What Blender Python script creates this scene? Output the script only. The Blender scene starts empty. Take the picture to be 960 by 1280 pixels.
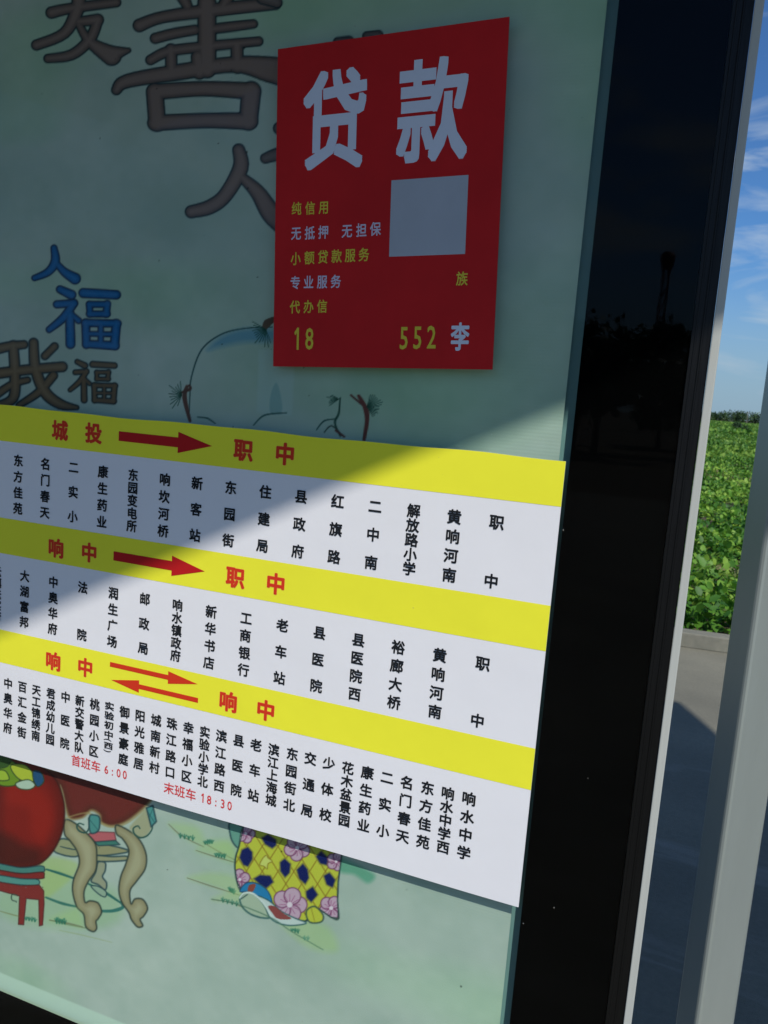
import bpy, math, random
import numpy as np
from mathutils import Vector, Matrix

sc = bpy.context.scene
COL = sc.collection
rng = np.random.default_rng(7)
random.seed(7)

# ------------------------------------------------------------------ camera
F, YAW, PIT, ROL = 1033.1, 0.36279, 0.14282, 0.07541       # focal length in photo pixels, angles in radians
CAM = np.array([0.0, -1.02, 1.5])
cy, sy = math.cos(YAW), math.sin(YAW)
FW = np.array([-sy*math.cos(PIT), cy*math.cos(PIT), -math.sin(PIT)])
R0 = np.array([cy, sy, 0.0]); U0 = np.cross(R0, FW)
RI = R0*math.cos(ROL) + U0*math.sin(ROL)
UP = U0*math.cos(ROL) - R0*math.sin(ROL)
cd = bpy.data.cameras.new('camera'); cam = bpy.data.objects.new('camera', cd); COL.objects.link(cam)
cd.sensor_fit = 'VERTICAL'; cd.sensor_height = 36; cd.lens = F/1280*36
cd.clip_start = 0.02; cd.clip_end = 3000
M = Matrix.Identity(4)
for i in range(3):
    M[i][0], M[i][1], M[i][2], M[i][3] = RI[i], UP[i], -FW[i], CAM[i]
cam.matrix_world = M
cd.dof.use_dof = True; cd.dof.focus_distance = 1.0; cd.dof.aperture_fstop = 17
sc.camera = cam

def P(x, y, Y=0.0):
    """the point of the vertical plane at depth Y that a photo measurement names"""
    d = FW + RI*(x-480)/F - UP*(y-640)/F
    return CAM + d*((Y-CAM[1])/d[1])

# ------------------------------------------------------------------ light
SUN = np.array([0.5, -1.0, 1.3]); SUN = SUN/np.linalg.norm(SUN)
EL = math.asin(SUN[2]); AZ = math.atan2(SUN[0], SUN[1])
w = bpy.data.worlds.new('World'); sc.world = w; w.use_nodes = True
nt = w.node_tree; nt.nodes.clear()
out = nt.nodes.new('ShaderNodeOutputWorld'); bg = nt.nodes.new('ShaderNodeBackground')
sky = nt.nodes.new('ShaderNodeTexSky'); sky.sky_type = 'NISHITA'; sky.sun_disc = False
sky.sun_elevation = EL; sky.sun_rotation = AZ
sky.air_density = 1.0; sky.dust_density = 0.8; sky.ozone_density = 2.0
bg.inputs['Strength'].default_value = 0.092
tc = nt.nodes.new('ShaderNodeTexCoord'); mp = nt.nodes.new('ShaderNodeMapping')
mp.inputs['Scale'].default_value = (2.2, 2.2, 9.0); mp.inputs['Rotation'].default_value = (0.12, 0.1, 0)
nz = nt.nodes.new('ShaderNodeTexNoise'); nz.inputs['Scale'].default_value = 2.6; nz.inputs['Detail'].default_value = 7
nz.inputs['Roughness'].default_value = 0.55; nz.inputs['Distortion'].default_value = 0.5
rp = nt.nodes.new('ShaderNodeValToRGB'); rp.color_ramp.elements[0].position = 0.50; rp.color_ramp.elements[1].position = 0.70
rp.color_ramp.elements[1].color = (0.75, 0.75, 0.75, 1)
mx = nt.nodes.new('ShaderNodeMix'); mx.data_type = 'RGBA'
tint = nt.nodes.new('ShaderNodeMix'); tint.data_type = 'RGBA'; tint.blend_type = 'MULTIPLY'; tint.inputs[0].default_value = 1
tint.inputs[7].default_value = (0.42, 0.74, 1.12, 1)
nt.links.new(tc.outputs['Generated'], mp.inputs[0]); nt.links.new(mp.outputs[0], nz.inputs[0])
nt.links.new(nz.outputs[0], rp.inputs[0]); nt.links.new(sky.outputs[0], tint.inputs[6])
nt.links.new(tint.outputs[2], mx.inputs[6]); nt.links.new(rp.outputs[0], mx.inputs[0])
mx.inputs[7].default_value = (5.8, 6.8, 7.6, 1)
# pale haze low over the horizon, the same all the way round
sx = nt.nodes.new('ShaderNodeSeparateXYZ'); nt.links.new(tc.outputs['Generated'], sx.inputs[0])
hz = nt.nodes.new('ShaderNodeMapRange'); hz.interpolation_type = 'SMOOTHSTEP'
hz.inputs[1].default_value = 0.0; hz.inputs[2].default_value = 0.20; hz.inputs[3].default_value = 0.75; hz.inputs[4].default_value = 0.0
nt.links.new(sx.outputs['Z'], hz.inputs[0]); m3 = nt.nodes.new('ShaderNodeMix'); m3.data_type = 'RGBA'; m3.inputs[7].default_value = (3.3, 4.7, 6.0, 1)
nt.links.new(hz.outputs[0], m3.inputs[0]); nt.links.new(mx.outputs[2], m3.inputs[6])
nt.links.new(m3.outputs[2], bg.inputs[0]); nt.links.new(bg.outputs[0], out.inputs[0])
sd = bpy.data.lights.new('sun', 'SUN'); so = bpy.data.objects.new('sun', sd); COL.objects.link(so)
sd.energy = 3.8; sd.angle = math.radians(0.9); sd.color = (1.0, 0.955, 0.88)
so.rotation_euler = Vector(SUN).to_track_quat('Z', 'Y').to_euler()
sc.view_settings.view_transform = 'Standard'; sc.view_settings.look = 'None'
sc.view_settings.exposure = 0.0; sc.view_settings.gamma = 1
sc.cycles.transparent_max_bounces = 16

# ------------------------------------------------------------------ helpers
def tag(o, label=None, cat=None, group=None, kind=None):
    for k, v in (('label', label), ('category', cat), ('group', group), ('kind', kind)):
        if v: o[k] = v
    return o

def empty(name, loc=(0, 0, 0), rz=0):
    o = bpy.data.objects.new(name, None); COL.objects.link(o)
    o.empty_display_size = 0.1; o.location = loc; o.rotation_euler = (0, 0, rz); return o

def lin(c):
    c = np.asarray(c, float)/255
    return np.where(c <= 0.04045, c/12.92, ((c+0.055)/1.055)**2.4)

class MB:
    def __init__(s): s.v = []; s.f = []; s.m = []
    def add(s, v, f, mi=0):
        n = len(s.v); s.v += [tuple(map(float, q)) for q in v]; s.f += [tuple(n+i for i in q) for q in f]; s.m += [mi]*len(f)
    def box(s, a, b, mi=0):
        (x0, y0, z0), (x1, y1, z1) = a, b
        v = [(x, y, z) for x in (x0, x1) for y in (y0, y1) for z in (z0, z1)]
        s.add(v, [(0, 1, 3, 2), (4, 6, 7, 5), (0, 4, 5, 1), (2, 3, 7, 6), (0, 2, 6, 4), (1, 5, 7, 3)], mi)
    def tube(s, a, b, r0, r1=None, n=10, cap=True, mi=0):
        a = np.array(a, float); b = np.array(b, float); r1 = r0 if r1 is None else r1
        d = b-a; d = d/np.linalg.norm(d)
        u = np.cross(d, [0, 0, 1.0]) if abs(d[2]) < .9 else np.cross(d, [1.0, 0, 0]); u /= np.linalg.norm(u); v = np.cross(d, u)
        ring = lambda c, r: [c + r*(u*math.cos(t)+v*math.sin(t)) for t in np.linspace(0, 2*math.pi, n, endpoint=False)]
        f = [(i, (i+1) % n, n+(i+1) % n, n+i) for i in range(n)]
        if cap: f += [tuple(range(n))[::-1], tuple(range(n, 2*n))]
        s.add(ring(a, r0)+ring(b, r1), f, mi)
    def flat(s, pts, y, mi=0):
        s.add([(p[0], y, p[1]) for p in pts], [tuple(range(len(pts)))], mi)
    def build(s, name, mats, parent=None, smooth=False, bevel=0, seg=2):
        me = bpy.data.meshes.new(name); me.from_pydata(s.v, [], s.f)
        for m in (mats if isinstance(mats, (list, tuple)) else [mats]): me.materials.append(m)
        me.polygons.foreach_set('material_index', s.m)
        if smooth: me.polygons.foreach_set('use_smooth', [True]*len(s.f))
        me.update()
        o = bpy.data.objects.new(name, me); COL.objects.link(o)
        if parent: o.parent = parent
        if bevel:
            md = o.modifiers.new('bevel', 'BEVEL'); md.width = bevel; md.segments = seg; md.limit_method = 'ANGLE'
        return o

def rawmesh(name, v, f4, mat, parent=None, colors=None, smooth=False, nper=4):
    """fast mesh from numpy arrays (n,3) and (m,nper)"""
    me = bpy.data.meshes.new(name)
    me.vertices.add(len(v)); me.vertices.foreach_set('co', np.asarray(v, np.float32).ravel())
    me.loops.add(f4.size); me.loops.foreach_set('vertex_index', f4.astype(np.int32).ravel())
    me.polygons.add(len(f4)); me.polygons.foreach_set('loop_start', np.arange(0, f4.size, nper, dtype=np.int32))
    try: me.polygons.foreach_set('loop_total', np.full(len(f4), nper, np.int32))
    except Exception: pass
    if smooth: me.polygons.foreach_set('use_smooth', np.ones(len(f4), bool))
    me.update(calc_edges=True); me.validate()
    if colors is not None:
        ca = me.color_attributes.new('paint', 'FLOAT_COLOR', 'POINT')
        c4 = np.ones((len(v), 4), np.float32); c4[:, :3] = colors; ca.data.foreach_set('color', c4.ravel())
    me.materials.append(mat)
    o = bpy.data.objects.new(name, me); COL.objects.link(o)
    if parent: o.parent = parent
    return o

def mat(name, color, rough=0.6, metal=0.0, var=0.0, vscale=6.0, bump=0.0, bscale=60.0, spec=0.5, color2=None, detail=6, stretch=(1, 1, 1)):
    m = bpy.data.materials.new(name); m.use_nodes = True; t = m.node_tree; b = t.nodes['Principled BSDF']
    b.inputs['Base Color'].default_value = (*color, 1); b.inputs['Roughness'].default_value = rough
    b.inputs['Metallic'].default_value = metal; b.inputs['Specular IOR Level'].default_value = spec
    co = t.nodes.new('ShaderNodeTexCoord'); mpn = t.nodes.new('ShaderNodeMapping'); mpn.inputs['Scale'].default_value = stretch
    t.links.new(co.outputs['Object'], mpn.inputs[0])
    if var or color2:
        n = t.nodes.new('ShaderNodeTexNoise'); n.inputs['Scale'].default_value = vscale; n.inputs['Detail'].default_value = detail
        n.inputs['Roughness'].default_value = 0.65
        r = t.nodes.new('ShaderNodeValToRGB'); r.color_ramp.elements[0].position = .32; r.color_ramp.elements[1].position = .68
        c2 = color2 if color2 else tuple(min(1, c*(1+var)) for c in color)
        c1 = color if color2 else tuple(c*(1-var) for c in color)
        r.color_ramp.elements[0].color = (*c1, 1); r.color_ramp.elements[1].color = (*c2, 1)
        t.links.new(mpn.outputs[0], n.inputs[0]); t.links.new(n.outputs[0], r.inputs[0]); t.links.new(r.outputs[0], b.inputs['Base Color'])
    if bump:
        n2 = t.nodes.new('ShaderNodeTexNoise'); n2.inputs['Scale'].default_value = bscale; n2.inputs['Detail'].default_value = 5
        bp = t.nodes.new('ShaderNodeBump'); bp.inputs['Strength'].default_value = bump; bp.inputs['Distance'].default_value = 0.01
        t.links.new(mpn.outputs[0], n2.inputs[0]); t.links.new(n2.outputs[0], bp.inputs['Height']); t.links.new(bp.outputs[0], b.inputs['Normal'])
    return m

def speckle(m, scale=70, amount=0.25, dark=(0.2, 0.19, 0.18)):
    """scattered dirt specks over the material's own colour"""
    t = m.node_tree; b = t.nodes['Principled BSDF']; li = b.inputs['Base Color'].links
    v = t.nodes.new('ShaderNodeTexVoronoi'); v.inputs['Scale'].default_value = scale
    co = t.nodes.new('ShaderNodeTexCoord'); t.links.new(co.outputs['Object'], v.inputs['Vector'])
    r = t.nodes.new('ShaderNodeValToRGB'); r.color_ramp.elements[0].position = .035; r.color_ramp.elements[1].position = .07
    r.color_ramp.elements[0].color = (1, 1, 1, 1); r.color_ramp.elements[1].color = (0, 0, 0, 1)
    n = t.nodes.new('ShaderNodeTexNoise'); n.inputs['Scale'].default_value = scale*.21; t.links.new(co.outputs['Object'], n.inputs['Vector'])
    r2 = t.nodes.new('ShaderNodeValToRGB'); r2.color_ramp.elements[0].position = .62; r2.color_ramp.elements[1].position = .72
    t.links.new(n.outputs[0], r2.inputs[0]); t.links.new(v.outputs['Distance'], r.inputs[0])
    mu = t.nodes.new('ShaderNodeMath'); mu.operation = 'MULTIPLY'; t.links.new(r.outputs[0], mu.inputs[0]); t.links.new(r2.outputs[0], mu.inputs[1])
    mu2 = t.nodes.new('ShaderNodeMath'); mu2.operation = 'MULTIPLY'; t.links.new(mu.outputs[0], mu2.inputs[0]); mu2.inputs[1].default_value = amount
    mm = t.nodes.new('ShaderNodeMix'); mm.data_type = 'RGBA'; mm.inputs[7].default_value = (*dark, 1)
    if li: t.links.new(li[0].from_socket, mm.inputs[6])
    else: mm.inputs[6].default_value = b.inputs['Base Color'].default_value
    t.links.new(mu2.outputs[0], mm.inputs[0]); t.links.new(mm.outputs[2], b.inputs['Base Color'])

# ------------------------------------------------------------------ materials
M_paper = mat('white_paper', (0.735, 0.73, 0.75), 0.5, var=0.02, vscale=3, bump=0.22, bscale=6, spec=.25); speckle(M_paper, 45, .6)
M_yellow = mat('yellow_ink', (0.80, 0.77, 0.040), 0.55, var=0.03, vscale=4, bump=0.22, bscale=6, spec=.1); speckle(M_yellow, 45, .7)
M_ink = mat('black_ink', (0.010, 0.012, 0.015), 0.7, spec=.15)
M_redink = mat('red_ink', (0.60, 0.035, 0.012), 0.7, spec=.15)
M_rededge = mat('red_letter_edge', (0.72, 0.22, 0.06), 0.7, spec=.15)
M_darkred = mat('arrow_red_ink', (0.46, 0.010, 0.012), 0.7, spec=.15)
M_thinred = mat('timetable_red_ink', (0.60, 0.04, 0.045), 0.7, spec=.15)
M_poster = mat('red_poster_film', (0.50, 0.012, 0.014), 0.6, spec=.15, var=0.10, vscale=7, bump=0.3, bscale=7); speckle(M_poster, 60, .5, (.5, .3, .28))
M_poster_white = mat('poster_white_ink', (0.60, 0.64, 0.74), 0.5)
M_poster_pale = mat('poster_pale_ink', (0.55, 0.50, 0.62), 0.5)
M_poster_yel = mat('poster_yellow_ink', (0.62, 0.50, 0.02), 0.5)
M_poster_patch = mat('poster_pale_panel', (0.36, 0.39, 0.44), 0.5, var=.06, vscale=9)
M_black = mat('black_back_paint', (0.001, 0.001, 0.0011), 1.0, spec=0.0)
M_rubber = mat('black_rubber', (0.003, 0.003, 0.003), 0.42, spec=.25, bump=0.15, bscale=120, var=.3, vscale=30, stretch=(1, 1, .1))
M_alu = mat('satin_aluminium', (0.43, 0.44, 0.405), 0.45, metal=0.0, spec=.2, var=0.08, vscale=10, bump=0.06, bscale=220, stretch=(1, 1, .06))
M_case = mat('case_paint', (0.10, 0.11, 0.12), 0.5, var=.1)
M_back = mat('case_backing', (0.20, 0.34, 0.32), 0.6, var=.05)
M_post = mat('post_paint', (0.42, 0.47, 0.445), 0.36, metal=0.5, var=0.08, vscale=5, bump=0.03, bscale=180, stretch=(1, 1, .2)); speckle(M_post, 30, .6)
M_roof = mat('roof_sheet', (0.16, 0.18, 0.19), 0.5, var=.1)
M_beam = mat('roof_steel', (0.30, 0.33, 0.35), 0.45, metal=.3, var=.1)

def glass_mat(name, reflect):
    m = bpy.data.materials.new(name); m.use_nodes = True; t = m.node_tree; t.nodes.clear()
    o = t.nodes.new('ShaderNodeOutputMaterial'); tr = t.nodes.new('ShaderNodeBsdfTransparent'); tr.inputs[0].default_value = (0.91, 0.95, 0.945, 1)
    if reflect:
        g = t.nodes.new('ShaderNodeBsdfGlossy'); g.inputs['Roughness'].default_value = 0.02
        fr = t.nodes.new('ShaderNodeFresnel'); ge = t.nodes.new('ShaderNodeNewGeometry')
        ir = t.nodes.new('ShaderNodeMapRange'); ir.inputs[3].default_value = 1.23; ir.inputs[4].default_value = 1/1.23   # same reflectance from both sides
        t.links.new(ge.outputs['Backfacing'], ir.inputs[0]); t.links.new(ir.outputs[0], fr.inputs[0])
        mxx = t.nodes.new('ShaderNodeMixShader'); df = t.nodes.new('ShaderNodeBsdfDiffuse'); df.inputs[0].default_value = (.6, .6, .55, 1)
        # a thin film of dust on the outer face
        n = t.nodes.new('ShaderNodeTexNoise'); n.inputs['Scale'].default_value = 5; n.inputs['Detail'].default_value = 8
        co = t.nodes.new('ShaderNodeTexCoord'); t.links.new(co.outputs['Object'], n.inputs['Vector'])
        mr = t.nodes.new('ShaderNodeMapRange'); mr.inputs[1].default_value = .35; mr.inputs[2].default_value = .9; mr.inputs[3].default_value = 0.0; mr.inputs[4].default_value = 0.002
        t.links.new(n.outputs[0], mr.inputs[0])
        m2 = t.nodes.new('ShaderNodeMixShader')
        v = t.nodes.new('ShaderNodeTexVoronoi'); v.inputs['Scale'].default_value = 26; t.links.new(co.outputs['Object'], v.inputs['Vector'])
        lt = t.nodes.new('ShaderNodeMath'); lt.operation = 'LESS_THAN'; lt.inputs[1].default_value = .024; t.links.new(v.outputs['Distance'], lt.inputs[0])
        l2 = t.nodes.new('ShaderNodeMath'); l2.operation = 'MULTIPLY'; l2.inputs[1].default_value = .25; t.links.new(lt.outputs[0], l2.inputs[0])
        ad = t.nodes.new('ShaderNodeMath'); ad.operation = 'ADD'; t.links.new(l2.outputs[0], ad.inputs[0]); t.links.new(mr.outputs[0], ad.inputs[1])
        t.links.new(fr.outputs[0], mxx.inputs[0]); t.links.new(tr.outputs[0], mxx.inputs[1]); t.links.new(g.outputs[0], mxx.inputs[2])
        t.links.new(ad.outputs[0], m2.inputs[0]); t.links.new(mxx.outputs[0], m2.inputs[1]); t.links.new(df.outputs[0], m2.inputs[2])
        t.links.new(m2.outputs[0], o.inputs[0])
    else:
        t.links.new(tr.outputs[0], o.inputs[0])
    return m
M_glass_out = glass_mat('glass_outer_face', True)
M_glass_in = glass_mat('glass_inner_face', False)

def ground_mat(name, c1, c2, sc1, sc2, rough=.9, bump=.4, bsc=300, stains=None, stretch=(1, 1, 1)):
    m = mat(name, c1, rough, color2=c2, vscale=sc1, bump=bump, bscale=bsc)
    t = m.node_tree; b = t.nodes['Principled BSDF']; src = b.inputs['Base Color'].links[0].from_socket
    co = t.nodes.new('ShaderNodeTexCoord'); n = t.nodes.new('ShaderNodeTexNoise'); n.inputs['Scale'].default_value = sc2; n.inputs['Detail'].default_value = 8
    mpn = t.nodes.new('ShaderNodeMapping'); mpn.inputs['Scale'].default_value = stretch; mpn.inputs['Rotation'].default_value = (0, 0, .25)
    t.links.new(co.outputs['Object'], mpn.inputs[0]); t.links.new(mpn.outputs[0], n.inputs['Vector'])
    r = t.nodes.new('ShaderNodeValToRGB'); r.color_ramp.elements[0].position = .35; r.color_ramp.elements[1].position = .7
    r.color_ramp.elements[0].color = (.78, .78, .78, 1); r.color_ramp.elements[1].color = (1.14, 1.13, 1.10, 1)
    mu = t.nodes.new('ShaderNodeMix'); mu.data_type = 'RGBA'; mu.blend_type = 'MULTIPLY'; mu.inputs[0].default_value = 1
    t.links.new(n.outputs[0], r.inputs[0]); t.links.new(src, mu.inputs[6]); t.links.new(r.outputs[0], mu.inputs[7]); t.links.new(mu.outputs[2], b.inputs['Base Color'])
    return m
M_soil = ground_mat('field_soil', (0.06, 0.055, 0.03), (0.13, 0.10, 0.06), 3, .4)
M_pave = ground_mat('pavement_surface', (0.175, 0.17, 0.13), (0.21, 0.20, 0.155), 60, 1.1, stretch=(1, 1.2, 1))
def paint_sun_streaks(m):
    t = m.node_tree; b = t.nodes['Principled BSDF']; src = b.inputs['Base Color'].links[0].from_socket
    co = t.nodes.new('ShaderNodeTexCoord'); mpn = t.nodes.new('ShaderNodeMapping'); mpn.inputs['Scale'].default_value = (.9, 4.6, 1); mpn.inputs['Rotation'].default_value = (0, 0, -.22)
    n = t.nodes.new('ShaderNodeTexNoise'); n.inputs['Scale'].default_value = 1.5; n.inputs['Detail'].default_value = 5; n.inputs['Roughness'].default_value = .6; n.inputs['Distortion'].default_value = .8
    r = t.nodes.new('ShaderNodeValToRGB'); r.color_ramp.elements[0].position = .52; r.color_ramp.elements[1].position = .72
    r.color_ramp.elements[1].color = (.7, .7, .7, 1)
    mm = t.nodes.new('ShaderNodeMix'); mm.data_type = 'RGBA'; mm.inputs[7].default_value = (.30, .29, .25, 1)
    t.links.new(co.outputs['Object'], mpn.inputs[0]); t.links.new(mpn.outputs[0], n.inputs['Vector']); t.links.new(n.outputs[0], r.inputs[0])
    sx = t.nodes.new('ShaderNodeSeparateXYZ'); t.links.new(co.outputs['Object'], sx.inputs[0])       # streaks of sunlight painted into the colour, only near the shelter
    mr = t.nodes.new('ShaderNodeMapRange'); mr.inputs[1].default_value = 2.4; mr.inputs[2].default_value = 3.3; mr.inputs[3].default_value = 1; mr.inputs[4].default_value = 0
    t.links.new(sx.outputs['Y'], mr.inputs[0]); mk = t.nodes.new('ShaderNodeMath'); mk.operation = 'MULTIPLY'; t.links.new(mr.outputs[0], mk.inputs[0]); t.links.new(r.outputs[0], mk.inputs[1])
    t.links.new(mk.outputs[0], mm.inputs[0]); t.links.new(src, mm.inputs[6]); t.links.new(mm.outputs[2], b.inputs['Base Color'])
paint_sun_streaks(M_pave)
M_kerb = ground_mat('kerb_concrete', (0.20, 0.20, 0.16), (0.25, 0.24, 0.195), 25, 3)
M_bark = mat('bark', (0.06, 0.045, 0.03), .9, var=.3, vscale=12, bump=.5, bscale=40)

def leaf_mat(name, c1, c2, c3, trans=.35):
    m = bpy.data.materials.new(name); m.use_nodes = True; t = m.node_tree; b = t.nodes['Principled BSDF']
    g = t.nodes.new('ShaderNodeNewGeometry'); r = t.nodes.new('ShaderNodeValToRGB')
    r.color_ramp.elements[0].color = (*c1, 1); r.color_ramp.elements[1].color = (*c3, 1)
    e = r.color_ramp.elements.new(.55); e.color = (*c2, 1)
    co = t.nodes.new('ShaderNodeTexCoord'); n = t.nodes.new('ShaderNodeTexNoise'); n.inputs['Scale'].default_value = .45; n.inputs['Detail'].default_value = 4
    t.links.new(co.outputs['Object'], n.inputs['Vector']); ad = t.nodes.new('ShaderNodeMath'); ad.operation = 'MULTIPLY_ADD'    # plants differ leaf by leaf and patch by patch
    ad.inputs[1].default_value = 4.0; ad.inputs[2].default_value = -2.1; t.links.new(n.outputs[0], ad.inputs[0])
    a2 = t.nodes.new('ShaderNodeMath'); a2.operation = 'ADD'; a2.use_clamp = True; t.links.new(ad.outputs[0], a2.inputs[0])
    t.links.new(g.outputs['Random Per Island'], a2.inputs[1]); t.links.new(a2.outputs[0], r.inputs[0]); t.links.new(r.outputs[0], b.inputs['Base Color'])
    b.inputs['Roughness'].default_value = .55
    tl = t.nodes.new('ShaderNodeBsdfTranslucent'); t.links.new(r.outputs[0], tl.inputs[0])
    ms = t.nodes.new('ShaderNodeMixShader'); ms.inputs[0].default_value = trans
    o = t.nodes['Material Output']; t.links.new(b.outputs[0], ms.inputs[1]); t.links.new(tl.outputs[0], ms.inputs[2]); t.links.new(ms.outputs[0], o.inputs[0])
    return m
M_leaf = leaf_mat('crop_leaf', (0.035, 0.13, 0.012), (0.12, 0.30, 0.024), (0.30, 0.48, 0.06))
M_leaf_far = leaf_mat('far_crop_leaf', (0.05, 0.16, 0.018), (0.13, 0.29, 0.028), (0.25, 0.40, 0.055))
M_dry = leaf_mat('dry_crop_leaf', (0.20, 0.17, 0.07), (0.16, 0.22, 0.05), (0.30, 0.24, 0.12))
M_tree = leaf_mat('tree_leaf', (0.02, 0.05, 0.018), (0.04, 0.09, 0.025), (0.07, 0.13, 0.03), .2)

# ------------------------------------------------------------------ setting: ground, pavement, kerb
KS = 0.11                      # how much the kerb line turns away from the panel's line
def kerbY(x, off=0): return 4.60 + off + KS*x
g = MB(); g.add([(-1500, -1500, -.004), (1500, -1500, -.004), (1500, 1500, -.004), (-1500, 1500, -.004)], [(0, 1, 2, 3)])
tag(g.build('ground', M_soil), kind='structure')
pv = MB(); n = 12
xs = np.linspace(-60, 60, n+1)
for i in range(n):
    a, b_ = xs[i], xs[i+1]
    pv.add([(a, -14, 0.004), (b_, -14, 0.004), (b_, kerbY(b_), 0.004), (a, kerbY(a), 0.004)], [(0, 1, 2, 3)])
tag(pv.build('pavement', M_pave), kind='structure')
kr = empty('kerb', (0, kerbY(0), 0), math.atan(KS)); tag(kr, kind='structure')
ks = MB(); ks.box((0.004, 0, 0), (0.996, .12, .10)); k0 = None
kx = -14
me_k = None
while kx < 14:
    if me_k is None:
        k0 = ks.build('kerb_stone', M_kerb, kr, bevel=.008); me_k = k0.data; o = k0
    else:
        o = k0.copy(); COL.objects.link(o); o.parent = kr
    o.location = (kx + .33, random.uniform(-.003, .003), random.uniform(-.003, .003)); kx += 1

# ------------------------------------------------------------------ field crop
def leaves(name, x, y, z, size, mat_, tilt=.7, simple=False):
    n = len(x); ang = rng.uniform(0, 2*math.pi, n); pit = rng.normal(0.25, tilt, n); rol = rng.normal(0, .45, n)
    if simple:
        prof = np.array([[0, 0, 0], [.5, -.33, .02], [1, 0, -.1], [.5, .33, .02]]); fa = np.array([[0, 1, 2, 3]])
    else:
        prof = np.array([[0, 0, 0], [.3, -.30, .05], [.72, -.26, .04], [1, 0, -.12], [.72, .26, .04], [.3, .30, .05], [.35, 0, -.02], [.72, 0, -.05]])
        fa = np.array([[0, 1, 6, 5], [1, 2, 7, 6], [6, 7, 4, 5], [2, 3, 4, 7]])
    k = len(prof); p = prof[None]*size[:, None, None]
    cr, sr = np.cos(rol)[:, None], np.sin(rol)[:, None]
    Y = p[..., 1]*cr-p[..., 2]*sr; Z = p[..., 1]*sr+p[..., 2]*cr; X = p[..., 0]
    cp, sp = np.cos(pit)[:, None], np.sin(pit)[:, None]
    X2 = X*cp-Z*sp; Z2 = X*sp+Z*cp
    ca, sa = np.cos(ang)[:, None], np.sin(ang)[:, None]
    V = np.stack([x[:, None]+X2*ca-Y*sa, y[:, None]+X2*sa+Y*ca, z[:, None]+Z2], -1).reshape(-1, 3)
    Fc = (fa[None]+(np.arange(n)*k)[:, None, None]).reshape(-1, 4)
    return V, Fc

def hsum(x, y):      # uneven canopy height of the rows
    return .5+.5*np.sin(x*1.3+2*np.sin(y*.7))*np.sin(y*1.9+np.sin(x*1.1)*1.5)
def bare(x, y):      # gaps between the plants where the soil shows
    return (np.sin(x*5.3+np.sin(y*2.1)*2)*np.sin(y*3.1+np.sin(x*3.7)*1.4+.6) > .42) & (rng.random(len(x)) < .93) & (y > 5.6)

def field_zone(n, y0, y1, xl, xr, s0, s1, h, simple, m_, name, lab, spread=.35, power=1.0, skip=None):
    u = rng.uniform(0, 1, n)**power; y = y0+(y1-y0)*u
    x = xl(y)+(xr(y)-xl(y))*rng.uniform(0, 1, n)
    keep = y > kerbY(x, .2); x = x[keep]; y = y[keep]
    if skip is not None:
        k = ~skip(x, y); x = x[k]; y = y[k]
    n = len(x); top = h*(.45+.55*hsum(x, y)); z = top*rng.uniform(spread, 1, n)
    size = rng.uniform(s0, s1, n)
    V, Fc = leaves(name, x, y, z, size, m_, simple=simple)
    o = rawmesh('field_crop' if 'crop' in name else name, V, Fc, m_)
    tag(o, lab, 'crop', kind='stuff'); return o
field_zone(19000, 4.75, 9, lambda y: -1.2-.1*y, lambda y: 1.0+.22*y, .045, .10, .34, False, M_leaf, 'field_crop',
           'bright green broad leaved crop growing right behind the concrete kerb', spread=.1, skip=bare)
field_zone(60000, 8.5, 28, lambda y: -1.0-.12*y, lambda y: .6+.2*y, .05, .105, .36, False, M_leaf, 'field_crop',
           'green leafy crop in the middle of the field', spread=.3, skip=bare)
field_zone(60000, 27, 75, lambda y: -3-.06*y, lambda y: 2+.14*y, .10, .20, .42, True, M_leaf_far, 'field_crop',
           'green leafy crop of the field beyond the middle distance', spread=.3)
field_zone(60000, 74, 325, lambda y: -4-.06*y, lambda y: 3+.16*y, .28, .55, .45, True, M_leaf_far, 'field_crop',
           'pale green crop of the far field reaching the treeline', spread=.5, power=1.3)
field_zone(60000, 4.75, 60, lambda y: -14-.4*y, lambda y: 14+.5*y, .12, .3, .32, True, M_leaf_far, 'field_crop',
           'green crop covering the field to either side', spread=.3, power=1.2, skip=lambda x, y: (x > -1.0-.1*y) & (x < .8+.2*y))
# yellowing, drier plants in patches
def nopatch(x, y): return (np.sin(y*1.1+x)+np.sin(y*.37+1)) < .55
field_zone(15000, 5.8, 26, lambda y: -1.0-.12*y, lambda y: .6+.2*y, .03, .07, .38, False, M_dry, 'dry_crop',
           'yellowing drier plants scattered in patches through the green field', spread=.5, skip=nopatch)

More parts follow.
